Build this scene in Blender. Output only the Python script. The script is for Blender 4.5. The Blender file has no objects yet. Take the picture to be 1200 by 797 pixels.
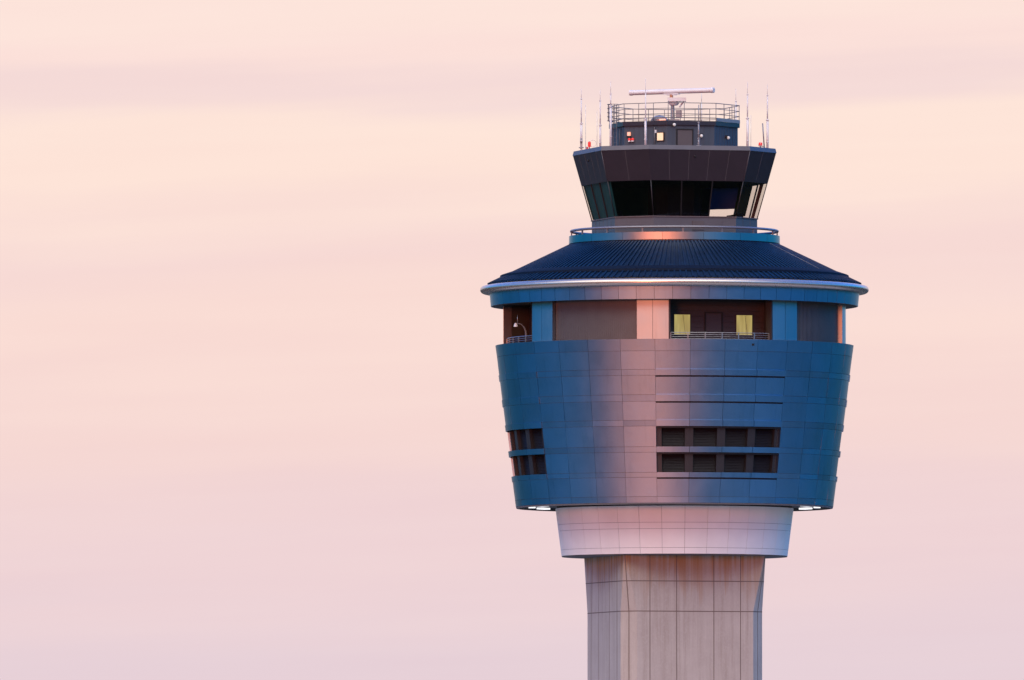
import bpy, bmesh, math, random
from mathutils import Vector, Matrix
random.seed(7)
rad = math.radians
S = bpy.context.scene
COL = S.collection

# ------------------------------------------------------------------ camera
cam = bpy.data.objects.new('camera', bpy.data.cameras.new('camera'))
COL.objects.link(cam)
cam.data.sensor_width = 36.0
cam.data.lens = 480.0
cam.data.clip_start = 1.0
cam.data.clip_end = 60000.0
cam.location = (0, -800, 2)
cam.rotation_euler = (math.pi/2 + (1030-398.5)/16000, 0, 190.5/16000)
S.camera = cam

# ------------------------------------------------------------------ node helpers
def nd(nt, kind, **kw):
    n = nt.nodes.new(kind)
    for k, v in kw.items():
        setattr(n, k, v)
    return n
def mth(nt, op, a, b=None, c=None, clamp=False):
    n = nt.nodes.new('ShaderNodeMath'); n.operation = op; n.use_clamp = clamp
    for i, x in enumerate((a, b, c)):
        if x is None: continue
        if isinstance(x, (int, float)): n.inputs[i].default_value = x
        else: nt.links.new(x, n.inputs[i])
    return n.outputs[0]
def mixc(nt, fac, a, b, mode='MIX'):
    n = nt.nodes.new('ShaderNodeMix'); n.data_type = 'RGBA'; n.blend_type = mode
    for s, x in ((n.inputs[0], fac), (n.inputs[6], a), (n.inputs[7], b)):
        if isinstance(x, (int, float)): s.default_value = x
        elif isinstance(x, (tuple, list)): s.default_value = (*x, 1)[:4]
        else: nt.links.new(x, s)
    return n.outputs[2]
def smooth(nt, x, lo, hi):
    n = nt.nodes.new('ShaderNodeMapRange'); n.interpolation_type = 'SMOOTHSTEP'
    n.inputs[1].default_value = lo; n.inputs[2].default_value = hi
    nt.links.new(x, n.inputs[0])
    return n.outputs[0]
def ramp(nt, fac, stops, interp='EASE'):
    n = nt.nodes.new('ShaderNodeValToRGB'); n.color_ramp.interpolation = interp
    el = n.color_ramp.elements
    while len(el) > 1: el.remove(el[-1])
    el[0].position = stops[0][0]; el[0].color = (*stops[0][1], 1)
    for p, c in stops[1:]:
        e = el.new(p); e.color = (*c, 1)
    nt.links.new(fac, n.inputs[0])
    return n.outputs[0]
def s2l(r, g, b):
    f = lambda c: (c/255/12.92 if c/255 <= .04045 else ((c/255+.055)/1.055)**2.4)
    return (f(r), f(g), f(b))

# ------------------------------------------------------------------ sky (dawn: glow low behind the camera, pink veil opposite)
SUN_AZ = rad(-17.0)        # seen from the tower, degrees to the left of the camera
SUN_EL = rad(2.0)
sdir = Vector((math.sin(SUN_AZ)*math.cos(SUN_EL), -math.cos(SUN_AZ)*math.cos(SUN_EL), math.sin(SUN_EL)))
W = bpy.data.worlds.new('World'); S.world = W; W.use_nodes = True
nt = W.node_tree; nt.nodes.clear()
out = nd(nt, 'ShaderNodeOutputWorld'); bg = nd(nt, 'ShaderNodeBackground')
nt.links.new(bg.outputs[0], out.inputs[0])
BGS = 0.10
CLEAR_SUN = (0.6, 0.35, 0.7)
CLEAR = (0.10, 5.5, 13.5)        # clear dawn sky to the sides and overhead
GLOW = (3.0, 0.8, 0.5)
BAND = (2.0, 0.4, 0.7)
ZENITH = (4.5, 3.8, 3.6)        # added pale glow overhead, greys the blue on gutter and handrail tops
HIGH_FILL = (28.5, 26.5, 19.0)       # added fill glow high on the sun's side, brightens matt surfaces
bg.inputs[1].default_value = BGS
sky = nd(nt, 'ShaderNodeTexSky', sky_type='NISHITA', sun_disc=False)
sky.sun_elevation = SUN_EL
sky.sun_rotation = math.atan2(sdir.x, sdir.y)
sky.altitude = 50; sky.air_density = 1.0; sky.dust_density = 1.5; sky.ozone_density = 2.5
tc = nd(nt, 'ShaderNodeTexCoord'); sp = nd(nt, 'ShaderNodeSeparateXYZ')
nt.links.new(tc.outputs['Generated'], sp.inputs[0])
dx, dy, dz = sp.outputs
hyp = mth(nt, 'SQRT', mth(nt, 'ADD', mth(nt, 'MULTIPLY', dx, dx), mth(nt, 'MULTIPLY', dy, dy)))
cosaz = mth(nt, 'DIVIDE', dy, mth(nt, 'MAXIMUM', hyp, 1e-4))
az = mth(nt, 'ARCTAN2', dx, dy)
# thin cloud streaks, lying almost level
cb = nd(nt, 'ShaderNodeCombineXYZ')
nt.links.new(mth(nt, 'MULTIPLY', az, 16.0), cb.inputs[0])
nt.links.new(mth(nt, 'MULTIPLY', mth(nt, 'SUBTRACT', dz, mth(nt, 'MULTIPLY', az, 0.05)), 190.0), cb.inputs[1])
nz = nd(nt, 'ShaderNodeTexNoise'); nz.inputs['Scale'].default_value = 1.0; nz.inputs['Detail'].default_value = 5
nz.inputs['Roughness'].default_value = .45
nt.links.new(cb.outputs[0], nz.inputs['Vector'])
cb2 = nd(nt, 'ShaderNodeCombineXYZ')
nt.links.new(mth(nt, 'MULTIPLY', az, 40.0), cb2.inputs[0])
nt.links.new(mth(nt, 'MULTIPLY', mth(nt, 'SUBTRACT', dz, mth(nt, 'MULTIPLY', az, 0.035)), 700.0), cb2.inputs[1])
nz2 = nd(nt, 'ShaderNodeTexNoise'); nz2.inputs['Scale'].default_value = 1.0; nz2.inputs['Detail'].default_value = 4
nt.links.new(cb2.outputs[0], nz2.inputs['Vector'])
n1 = mth(nt, 'SUBTRACT', nz.outputs[0], .5)
n2 = mth(nt, 'SUBTRACT', nz2.outputs[0], .5)
zz = mth(nt, 'SUBTRACT', dz, mth(nt, 'MULTIPLY', az, 0.03))
zz = mth(nt, 'ADD', zz, mth(nt, 'MULTIPLY', n1, .010))
e = lambda v: (1030-v)/16000.0
K = 0.0815
P = lambda v: max(0, min(1, e(v)/K))
front = ramp(nt, mth(nt, 'DIVIDE', zz, K), [
    (0.0, s2l(214, 200, 216)), (P(790), s2l(231, 209, 216)), (P(640), s2l(239, 212, 214)), (P(480), s2l(246, 216, 211)),
    (P(370), s2l(250, 221, 213)), (P(300), s2l(247, 218, 213)), (P(255), s2l(249, 221, 214)), (P(190), s2l(254, 228, 216)),
    (P(140), s2l(254, 229, 217)), (P(98), s2l(245, 219, 216)), (P(60), s2l(252, 225, 218)), (P(10), s2l(253, 228, 219)), (1.0, s2l(246, 218, 215))])
veil = mth(nt, 'ADD', 1.0, mth(nt, 'ADD', mth(nt, 'MULTIPLY', n1, .07), mth(nt, 'MULTIPLY', n2, .035)))
vc = nd(nt, 'ShaderNodeCombineXYZ')
nt.links.new(mth(nt, 'POWER', veil, .45), vc.inputs[0]); nt.links.new(veil, vc.inputs[1]); nt.links.new(mth(nt, 'POWER', veil, .8), vc.inputs[2])
vm = nd(nt, 'ShaderNodeVectorMath', operation='MULTIPLY')
nt.links.new(front, vm.inputs[0]); nt.links.new(vc.outputs[0], vm.inputs[1])
# away from the antisolar side and with height the veil thins to clear sky
fmask = mth(nt, 'MULTIPLY', smooth(nt, cosaz, 0.84, 0.972), mth(nt, 'SUBTRACT', 1.0, smooth(nt, dz, 0.12, 0.55)))
sc = nd(nt, 'ShaderNodeVectorMath', operation='SCALE'); sc.inputs['Scale'].default_value = 1.0/BGS
nt.links.new(vm.outputs[0], sc.inputs[0])
clr = nd(nt, 'ShaderNodeVectorMath', operation='MULTIPLY'); clr.inputs[1].default_value = CLEAR
nt.links.new(sky.outputs[0], clr.inputs[0])
caz = mth(nt, 'DIVIDE', mth(nt, 'ADD', mth(nt, 'MULTIPLY', dx, sdir.x), mth(nt, 'MULTIPLY', dy, sdir.y)), mth(nt, 'MAXIMUM', hyp, 1e-4))
cls = nd(nt, 'ShaderNodeVectorMath', operation='MULTIPLY'); cls.inputs[1].default_value = CLEAR_SUN
nt.links.new(sky.outputs[0], cls.inputs[0])
sside = mth(nt, 'MULTIPLY', smooth(nt, caz, .40, .95), mth(nt, 'SUBTRACT', 1.0, smooth(nt, dz, 0.25, 0.8)))
clear = mixc(nt, sside, clr.outputs[0], cls.outputs[0])
# glow of the coming sun along the horizon behind the camera
dt = nd(nt, 'ShaderNodeVectorMath', operation='DOT_PRODUCT')
nt.links.new(tc.outputs['Generated'], dt.inputs[0]); dt.inputs[1].default_value = tuple(sdir)
g1 = mth(nt, 'POWER', mth(nt, 'MAXIMUM', dt.outputs['Value'], 0.0), 14.0)
g1 = mth(nt, 'MULTIPLY', g1, mth(nt, 'SUBTRACT', 1.0, smooth(nt, dz, 0.05, 0.45)))
gv = nd(nt, 'ShaderNodeVectorMath', operation='SCALE'); gv.inputs[0].default_value = GLOW
nt.links.new(g1, gv.inputs['Scale']); gl = gv.outputs[0]
# broad pink dawn band round it
g2 = mth(nt, 'MULTIPLY', smooth(nt, caz, .68, 1.0), mth(nt, 'SUBTRACT', 1.0, smooth(nt, dz, 0.08, 0.60)))
gw = nd(nt, 'ShaderNodeVectorMath', operation='SCALE'); gw.inputs[0].default_value = BAND
nt.links.new(g2, gw.inputs['Scale'])
tot = mixc(nt, fmask, clear, sc.outputs[0])
g3 = mth(nt, 'MULTIPLY', smooth(nt, caz, -.1, .95), mth(nt, 'MULTIPLY', smooth(nt, dz, .22, .60), mth(nt, 'SUBTRACT', 1.0, smooth(nt, dz, 0.80, 1.0))))
gh = nd(nt, 'ShaderNodeVectorMath', operation='SCALE'); gh.inputs[0].default_value = HIGH_FILL
nt.links.new(g3, gh.inputs['Scale'])
ah = nd(nt, 'ShaderNodeVectorMath', operation='ADD'); nt.links.new(gl, ah.inputs[0]); nt.links.new(gh.outputs[0], ah.inputs[1]); gl = ah.outputs[0]
zen = nd(nt, 'ShaderNodeVectorMath', operation='SCALE'); zen.inputs[0].default_value = ZENITH
nt.links.new(smooth(nt, dz, .72, .98), zen.inputs['Scale'])
az_ = nd(nt, 'ShaderNodeVectorMath', operation='ADD'); nt.links.new(gl, az_.inputs[0]); nt.links.new(zen.outputs[0], az_.inputs[1]); gl = az_.outputs[0]
ad = nd(nt, 'ShaderNodeVectorMath', operation='ADD'); nt.links.new(gl, ad.inputs[0]); nt.links.new(gw.outputs[0], ad.inputs[1])
ad2 = nd(nt, 'ShaderNodeVectorMath', operation='ADD'); nt.links.new(tot, ad2.inputs[0]); nt.links.new(ad.outputs[0], ad2.inputs[1])
nt.links.new(ad2.outputs[0], bg.inputs[0])

sun = bpy.data.objects.new('sun', bpy.data.lights.new('sun', 'SUN'))
COL.objects.link(sun)
sun.data.energy = 1.4; sun.data.angle = rad(12); sun.data.color = (1.0, .24, .11)
sun.rotation_euler = (-sdir).to_track_quat('-Z', 'Y').to_euler()
sun.location = (-60, -200, 80)

S.view_settings.view_transform = 'Standard'; S.view_settings.look = 'None'
S.view_settings.exposure = 0.0; S.view_settings.gamma = 1.0
S.view_settings.use_curve_mapping = False
S.render.engine = 'CYCLES'

# ------------------------------------------------------------------ materials
def mat(name, base, rough=.5, metal=0.0, spec=.5, noise=0.0, nscale=1.5, bump=0.0, bscale=3.0, rvar=0.0):
    m = bpy.data.materials.new(name); m.use_nodes = True
    t = m.node_tree; b = t.nodes['Principled BSDF']
    b.inputs['Base Color'].default_value = (*base, 1)
    b.inputs['Roughness'].default_value = rough
    b.inputs['Metallic'].default_value = metal
    b.inputs['Specular IOR Level'].default_value = spec
    if noise or rvar:
        co = nd(t, 'ShaderNodeTexCoord')
        n = nd(t, 'ShaderNodeTexNoise'); n.inputs['Scale'].default_value = nscale; n.inputs['Detail'].default_value = 6
        t.links.new(co.outputs['Object'], n.inputs['Vector'])
        if noise:
            lo = tuple(c*(1-noise) for c in base); hi = tuple(min(1, c*(1+noise)) for c in base)
            t.links.new(ramp(t, n.outputs[0], [(.3, lo), (.7, hi)], 'LINEAR'), b.inputs['Base Color'])
        if rvar:
            t.links.new(mth(t, 'ADD', rough, mth(t, 'MULTIPLY', mth(t, 'SUBTRACT', n.outputs[0], .5), rvar)), b.inputs['Roughness'])
    if bump:
        co = nd(t, 'ShaderNodeTexCoord')
        n = nd(t, 'ShaderNodeTexNoise'); n.inputs['Scale'].default_value = bscale; n.inputs['Detail'].default_value = 3
        t.links.new(co.outputs['Object'], n.inputs['Vector'])
        bp = nd(t, 'ShaderNodeBump'); bp.inputs['Strength'].default_value = bump; bp.inputs['Distance'].default_value = .05
        t.links.new(n.outputs[0], bp.inputs['Height']); t.links.new(bp.outputs[0], b.inputs['Normal'])
    return m
def emit(name, col, k, base=(.6, .6, .6)):
    m = mat(name, base, .4)
    b = m.node_tree.nodes['Principled BSDF']
    b.inputs['Emission Color'].default_value = (*col, 1); b.inputs['Emission Strength'].default_value = k
    return m

def metal(name, base, rough, tone=.07, streak=.06, wav=.05):
    """sheet metal: every panel a little different in tone, faint rain streaks, slightly wavy"""
    m = bpy.data.materials.new(name); m.use_nodes = True
    t = m.node_tree; t.nodes.clear()
    o = nd(t, 'ShaderNodeOutputMaterial'); g = nd(t, 'ShaderNodeBsdfAnisotropic', distribution='BECKMANN')
    co = nd(t, 'ShaderNodeTexCoord'); ge = nd(t, 'ShaderNodeNewGeometry')
    mp = nd(t, 'ShaderNodeMapping'); mp.inputs['Scale'].default_value = (2.6, 2.6, .22)
    t.links.new(co.outputs['Object'], mp.inputs[0])
    n = nd(t, 'ShaderNodeTexNoise'); n.inputs['Scale'].default_value = 1; n.inputs['Detail'].default_value = 6; n.inputs['Roughness'].default_value = .65
    t.links.new(mp.outputs[0], n.inputs['Vector'])
    k = mth(t, 'ADD', 1-tone, mth(t, 'MULTIPLY', ge.outputs['Random Per Island'], 2*tone))
    k = mth(t, 'SUBTRACT', k, mth(t, 'MULTIPLY', smooth(t, n.outputs[0], .50, .78), streak*2.0))
    lw = nd(t, 'ShaderNodeLayerWeight'); lw.inputs[0].default_value = .5
    f5 = mth(t, 'POWER', lw.outputs['Facing'], 6.0)
    c = mixc(t, f5, base, (.92, .93, .95))
    v = nd(t, 'ShaderNodeVectorMath', operation='SCALE'); t.links.new(c, v.inputs[0]); t.links.new(k, v.inputs['Scale'])
    t.links.new(v.outputs[0], g.inputs['Color'])
    n2 = nd(t, 'ShaderNodeTexNoise'); n2.inputs['Scale'].default_value = 1.1; n2.inputs['Detail'].default_value = 2
    t.links.new(co.outputs['Object'], n2.inputs['Vector'])
    t.links.new(mth(t, 'ADD', rough-.03, mth(t, 'MULTIPLY', n2.outputs[0], .06)), g.inputs['Roughness'])
    bp = nd(t, 'ShaderNodeBump'); bp.inputs['Strength'].default_value = wav; bp.inputs['Distance'].default_value = .12
    t.links.new(n2.outputs[0], bp.inputs['Height']); t.links.new(bp.outputs[0], g.inputs['Normal'])
    t.links.new(g.outputs[0], o.inputs[0])
    return m
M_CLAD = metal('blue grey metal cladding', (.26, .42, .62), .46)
M_PARA = metal('smooth metal parapet', (.40, .41, .43), .42, .03)
M_PILLAR = metal('pale metal pillar', (.40, .45, .48), .50, .03)
M_GUTTER = mat('satin gutter metal', (.66, .57, .50), .28, .80, rvar=.08)
M_COLLAR = mat('light painted panel', (.86, .85, .85), .45, 0.0, noise=.04, nscale=.7)
M_BACK = mat('dark joint backing', (.12, .12, .13), .8)
M_ROOF = mat('navy standing seam metal', (.003, .018, .052), .45, 0, .22, noise=.25, nscale=2)
M_GUARD = mat('dark snow guard metal', (.003, .010, .028), .7, 0, .12)
M_GREY = mat('dark grey ribbed panel', (.115, .105, .11), .55, .25, noise=.06)
M_CABF = mat('dark glossy cab panel', (.026, .017, .026), .38, 0, .8, noise=.08)
M_CABW = mat('grey cab wall panel', (.125, .12, .135), .45, .3, noise=.06)
M_PENT = mat('charcoal penthouse panel', (.068, .085, .112), .5, .2, noise=.08)
M_SOFFIT = mat('soffit panel', (.03, .03, .032), .6, .1)
M_DARK = mat('near black', (.012, .012, .014), .6)
M_LOUV = mat('dark louvre', (.014, .012, .015), .5, .2)
M_BALC = mat('dark siding', (.050, .040, .045), .55, .1, noise=.08)
M_DOOR = mat('dark door', (.055, .042, .045), .45)
M_RAIL = mat('galvanised steel', (.42, .42, .43), .40, .8, noise=.1, nscale=8)
M_RAILD = mat('weathered steel rail', (.20, .18, .19), .5, .4, noise=.1, nscale=8)
M_WHITE = mat('white fibreglass', (.78, .77, .78), .4, noise=.03)
M_GRAYP = mat('grey painted metal', (.30, .30, .32), .4, .2)
M_RED = mat('red lens', (.55, .03, .03), .25)
M_REDLIT = emit('red lamp lit', (1, .06, .05), .55, (.5, .03, .03))
M_AMBER = emit('amber lit panel', s2l(252, 180, 80), .8)
M_ORANGE = emit('orange lamp', s2l(255, 140, 50), .9)
M_YELLOW = emit('yellow lit window', s2l(196, 176, 98), .72, (.1, .1, .08))
_t = M_YELLOW.node_tree; _co = nd(_t, 'ShaderNodeTexCoord'); _mp = nd(_t, 'ShaderNodeMapping'); _mp.inputs['Scale'].default_value = (6, 6, .6)
_t.links.new(_co.outputs['Object'], _mp.inputs[0]); _n = nd(_t, 'ShaderNodeTexNoise'); _n.inputs['Scale'].default_value = 1.0; _n.inputs['Detail'].default_value = 4
_t.links.new(_mp.outputs[0], _n.inputs['Vector'])      # curtain folds and things in the room behind
_t.links.new(ramp(_t, _n.outputs[0], [(.30, s2l(168, 146, 78)), (.70, s2l(214, 196, 116))], 'LINEAR'), _t.nodes['Principled BSDF'].inputs['Emission Color'])
M_TUBE = emit('white light tube', (1, .98, 1), 1.1)
M_LAMPW = emit('white lamp lens', (1, .95, .9), .2)
M_SHADE = mat('dark green roller shade', (.020, .075, .070), .7, 0, .1)
M_SHADEB = mat('blue roller shade', (.015, .035, .10), .7)
_t = M_SHADEB.node_tree; _tl = nd(_t, 'ShaderNodeBsdfTranslucent'); _tl.inputs[0].default_value = (.005, .014, .040, 1)
_ad = nd(_t, 'ShaderNodeAddShader'); _t.links.new(_t.nodes['Principled BSDF'].outputs[0], _ad.inputs[0]); _t.links.new(_tl.outputs[0], _ad.inputs[1])
_t.links.new(_ad.outputs[0], _t.nodes['Material Output'].inputs[0])
M_RAILP = mat('satin handrail', (.26, .26, .29), .38, .5)
M_MULL = mat('dark bronze mullion', (.032, .030, .034), .5, .2)
M_CABIN = mat('dark cab interior', (.006, .008, .014), .8, 0, .03)
M_COPPER = mat('brown blind', (.20, .09, .06), .6)

def glass_mat():
    m = bpy.data.materials.new('tinted cab glass'); m.use_nodes = True
    t = m.node_tree; t.nodes.clear()
    o = nd(t, 'ShaderNodeOutputMaterial'); tr = nd(t, 'ShaderNodeBsdfTransparent'); g = nd(t, 'ShaderNodeBsdfGlossy')
    mx = nd(t, 'ShaderNodeMixShader'); fr = nd(t, 'ShaderNodeFresnel'); fr.inputs[0].default_value = 1.5
    tr.inputs[0].default_value = (.93, .92, .89, 1); g.inputs['Roughness'].default_value = .03
    co = nd(t, 'ShaderNodeTexCoord'); n = nd(t, 'ShaderNodeTexNoise'); n.inputs['Scale'].default_value = .9
    bp = nd(t, 'ShaderNodeBump'); bp.inputs['Strength'].default_value = .06; bp.inputs['Distance'].default_value = .1
    t.links.new(co.outputs['Object'], n.inputs['Vector']); t.links.new(n.outputs[0], bp.inputs['Height'])
    t.links.new(bp.outputs[0], g.inputs['Normal'])
    ge = nd(t, 'ShaderNodeNewGeometry')
    t.links.new(mth(t, 'SUBTRACT', 1.5, mth(t, 'MULTIPLY', ge.outputs['Backfacing'], 1.5-1/1.5)), fr.inputs[0])
    t.links.new(fr.outputs[0], mx.inputs[0]); t.links.new(tr.outputs[0], mx.inputs[1]); t.links.new(g.outputs[0], mx.inputs[2])
    t.links.new(mx.outputs[0], o.inputs[0])
    return m
M_GLASS = glass_mat()

def concrete_mat():
    m = mat('weathered concrete', (.40, .36, .34), .85, 0, .25)
    t = m.node_tree; b = t.nodes['Principled BSDF']
    co = nd(t, 'ShaderNodeTexCoord'); sx = nd(t, 'ShaderNodeSeparateXYZ'); t.links.new(co.outputs['Object'], sx.inputs[0])
    def nz(scale, sz, det=5, rough=.55):
        mp = nd(t, 'ShaderNodeMapping'); mp.inputs['Scale'].default_value = (scale, scale, sz)
        t.links.new(co.outputs['Object'], mp.inputs[0])
        n = nd(t, 'ShaderNodeTexNoise'); n.inputs['Scale'].default_value = 1; n.inputs['Detail'].default_value = det
        n.inputs['Roughness'].default_value = rough
        t.links.new(mp.outputs[0], n.inputs['Vector']); return n.outputs[0]
    blot = nz(.5, .5); streak = nz(2.6, .09, 9, .75); fine = nz(9, 7, 8)
    base = ramp(t, blot, [(.30, (.40, .365, .34)), (.70, (.47, .44, .41))], 'LINEAR')
    base = mixc(t, smooth(t, streak, .42, .75), base, (.33, .29, .26))
    base = mixc(t, mth(t, 'MULTIPLY', smooth(t, fine, .45, .75), .35), base, (.50, .465, .435))
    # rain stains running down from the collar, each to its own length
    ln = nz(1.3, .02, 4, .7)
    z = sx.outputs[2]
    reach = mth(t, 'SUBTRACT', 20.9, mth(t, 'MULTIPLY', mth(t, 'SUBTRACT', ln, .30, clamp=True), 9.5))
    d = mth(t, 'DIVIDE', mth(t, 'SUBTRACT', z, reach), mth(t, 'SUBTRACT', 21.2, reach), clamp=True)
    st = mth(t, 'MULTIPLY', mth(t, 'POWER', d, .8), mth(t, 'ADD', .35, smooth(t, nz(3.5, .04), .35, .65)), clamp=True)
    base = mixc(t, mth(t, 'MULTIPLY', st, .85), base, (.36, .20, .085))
    t.links.new(base, b.inputs['Base Color'])
    bp = nd(t, 'ShaderNodeBump'); bp.inputs['Strength'].default_value = .25; bp.inputs['Distance'].default_value = .03
    t.links.new(fine, bp.inputs['Height']); t.links.new(bp.outputs[0], b.inputs['Normal'])
    return m
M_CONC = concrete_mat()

def ground_mat():
    m = mat('airfield grass', (.06, .07, .035), .9, 0, .2)
    t = m.node_tree; b = t.nodes['Principled BSDF']
    co = nd(t, 'ShaderNodeTexCoord')
    def nz(s, d):
        n = nd(t, 'ShaderNodeTexNoise'); n.inputs['Scale'].default_value = s; n.inputs['Detail'].default_value = d
        t.links.new(co.outputs['Object'], n.inputs['Vector']); return n.outputs[0]
    c = ramp(t, nz(.02, 8), [(.3, (.022, .030, .018)), (.7, (.042, .045, .028))], 'LINEAR')
    c = mixc(t, smooth(t, nz(.9, 6), .4, .7), c, (.03, .04, .02))
    t.links.new(c, b.inputs['Base Color'])
    return m

# ------------------------------------------------------------------ mesh helpers
def PT(th, R, z):
    a = rad(th); return Vector((R*math.sin(a), -R*math.cos(a), z))
class MB:
    def __init__(s): s.bm = bmesh.new(); s.idx = 0
    def quad(s, pts, smoothf=False):
        f = s.bm.faces.new([s.bm.verts.new(p) for p in pts]); f.material_index = s.idx; f.smooth = smoothf; return f
    def grid(s, rows, smoothf=True, close=False):
        vr = [[s.bm.verts.new(p) for p in r] for r in rows]
        n = len(rows[0])
        for i in range(len(rows)-1):
            for j in range(n if close else n-1):
                k = (j+1) % n
                f = s.bm.faces.new((vr[i][j], vr[i][k], vr[i+1][k], vr[i+1][j])); f.smooth = smoothf; f.material_index = s.idx
        return vr
    def lathe(s, prof, n=128, th0=0, th1=360, smoothf=True):
        full = abs(th1-th0-360) < 1e-6
        m = n if full else n+1
        s.grid([[PT(th0+(th1-th0)*j/n, R, z) for j in range(m)] for R, z in prof], smoothf, full)
    def patch(s, f, t0, t1, z0, z1, nt=6, depth=.03, gt=0.0, gz=0.0, jit=0.0, Rm=10):
        """curved panel with returned edges: f(z) gives the radius of its face"""
        dt = math.degrees(gt/Rm)
        t0 += dt; t1 -= dt; z0 += gz; z1 -= gz
        a, b, c = (random.uniform(-jit, jit) for _ in range(3))
        off = lambda u, v: a*.3 + b*(u-.5) + c*(v-.5)
        us = [i/nt for i in range(nt+1)]
        top = [PT(t0+(t1-t0)*u, f(z1)+off(u, 1), z1) for u in us]; bot = [PT(t0+(t1-t0)*u, f(z0)+off(u, 0), z0) for u in us]
        s.grid([bot, top])
        ti = [PT(t0+(t1-t0)*u, f(z1)-depth, z1) for u in us]; bi = [PT(t0+(t1-t0)*u, f(z0)-depth, z0) for u in us]
        s.grid([top, ti], False); s.grid([bi, bot], False)
        s.quad((bot[0], top[0], ti[0], bi[0])); s.quad((bot[-1], bi[-1], ti[-1], top[-1]))
    def box(s, c, ax, ay, az, hx, hy, hz):
        c = Vector(c); X = Vector(ax)*hx; Y = Vector(ay)*hy; Z = Vector(az)*hz
        p = [c+X*i+Y*j+Z*k for k in (-1, 1) for j in (-1, 1) for i in (-1, 1)]
        v = [s.bm.verts.new(q) for q in p]
        for q in ((0, 2, 3, 1), (4, 5, 7, 6), (0, 1, 5, 4), (2, 6, 7, 3), (0, 4, 6, 2), (1, 3, 7, 5)):
            f = s.bm.faces.new([v[i] for i in q]); f.material_index = s.idx
    def abox(s, x0, x1, y0, y1, z0, z1):
        s.box(((x0+x1)/2, (y0+y1)/2, (z0+z1)/2), (1, 0, 0), (0, 1, 0), (0, 0, 1), (x1-x0)/2, (y1-y0)/2, (z1-z0)/2)
    def tube(s, pts, r, n=8, closed=False, caps=True):
        pts = [Vector(p) for p in pts]
        rs = r if isinstance(r, (list, tuple)) else [r]*len(pts)
        rows = []; N = len(pts)
        ref = None
        for i, p in enumerate(pts):
            a = pts[(i-1) % N] if (closed or i > 0) else p
            b = pts[(i+1) % N] if (closed or i < N-1) else p
            d = (b-a).normalized()
            if ref is None:
                ref = Vector((0, 0, 1)) if abs(d.z) < .9 else Vector((1, 0, 0))
            u = d.cross(ref)
            if u.length < 1e-5: u = d.orthogonal()
            u.normalize(); w = u.cross(d).normalized(); ref = w
            rows.append([p + (u*math.cos(2*math.pi*k/n) + w*math.sin(2*math.pi*k/n))*rs[i] for k in range(n)])
        if closed: rows.append(rows[0])
        vr = s.grid(rows, True, True)
        if caps and not closed:
            f = s.bm.faces.new(vr[0][::-1]); f.material_index = s.idx
            f = s.bm.faces.new(vr[-1]); f.material_index = s.idx
    def prism(s, poly, z0, z1):
        """closed polygon list of (x,y) with optional different outline at the top"""
        lo = [s.bm.verts.new((x, y, z0)) for x, y in poly]; hi = [s.bm.verts.new((x, y, z1)) for x, y in poly]
        n = len(poly)
        for i in range(n):
            f = s.bm.faces.new((lo[i], lo[(i+1) % n], hi[(i+1) % n], hi[i])); f.material_index = s.idx
        f = s.bm.faces.new(lo[::-1]); f.material_index = s.idx
        f = s.bm.faces.new(hi); f.material_index = s.idx
    def sphere(s, c, r, n=12, sz=1.0):
        rows = []
        for i in range(1, n//2*2):
            a = math.pi*i/(n//2*2)-math.pi/2
            rows.append([Vector(c)+Vector((r*math.cos(a)*math.cos(2*math.pi*k/n), r*math.cos(a)*math.sin(2*math.pi*k/n), r*sz*math.sin(a))) for k in range(n)])
        vr = s.grid(rows, True, True)
        f = s.bm.faces.new(vr[0][::-1]); f.material_index = s.idx; f = s.bm.faces.new(vr[-1]); f.material_index = s.idx
    def build(s, name, m, parent=None, label=None, recalc=True):
        if recalc:
            bmesh.ops.remove_doubles(s.bm, verts=s.bm.verts, dist=1e-5)
            bmesh.ops.recalc_face_normals(s.bm, faces=s.bm.faces)
            for ed in s.bm.edges:
                if len(ed.link_faces) != 2 or ed.calc_face_angle(0) > .6: ed.smooth = False
        me = bpy.data.meshes.new(name); s.bm.to_mesh(me); s.bm.free()
        for x in (m if isinstance(m, (list, tuple)) else [m]): me.materials.append(x)
        o = bpy.data.objects.new(name, me); COL.objects.link(o)
        if parent: 
            o.parent = parent
            o.matrix_parent_inverse = parent.matrix_basis.inverted()
        if label: o['label'] = label
        return o
def thing(name, label, cat, loc=(0, 0, 0), group=None):
    o = bpy.data.objects.new(name, None); COL.objects.link(o); o.location = loc; o.empty_display_size = .3
    o['label'] = label; o['category'] = cat
    if group: o['group'] = group
    return o
def tag(o, label, cat, group=None):
    o['label'] = label; o['category'] = cat
    if group: o['group'] = group

FACE = 16.3                                   # the tower's front is turned this far to the right of the camera
FACES = [FACE+90*k for k in range(4)]
UP = Vector((0, 0, 1))
def frame(th):
    a = rad(th); n = Vector((math.sin(a), -math.cos(a), 0)); t = Vector((math.cos(a), math.sin(a), 0)); return n, t

# ------------------------------------------------------------------ ground
g = MB(); N = 96
g.bm.faces.new([g.bm.verts.new((15000*math.cos(2*math.pi*i/N), 15000*math.sin(2*math.pi*i/N), 0)) for i in range(N)])
go = g.build('ground', ground_mat()); go['kind'] = 'structure'
g = MB(); g.bm.faces.new([g.bm.verts.new((75*math.cos(2*math.pi*i/N), 75*math.sin(2*math.pi*i/N), .004)) for i in range(N)])
go = g.build('bounce_pavement', mat('pale bounce apron', (.36, .35, .33), .9, noise=.15, nscale=.3)); go['kind'] = 'structure'  # unseen apron, added pale and wide to bounce light up onto the tower

# ------------------------------------------------------------------ the tower
T = thing('control_tower', 'tall airport control tower with flaring blue metal drum on a concrete shaft', 'control tower')

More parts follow.
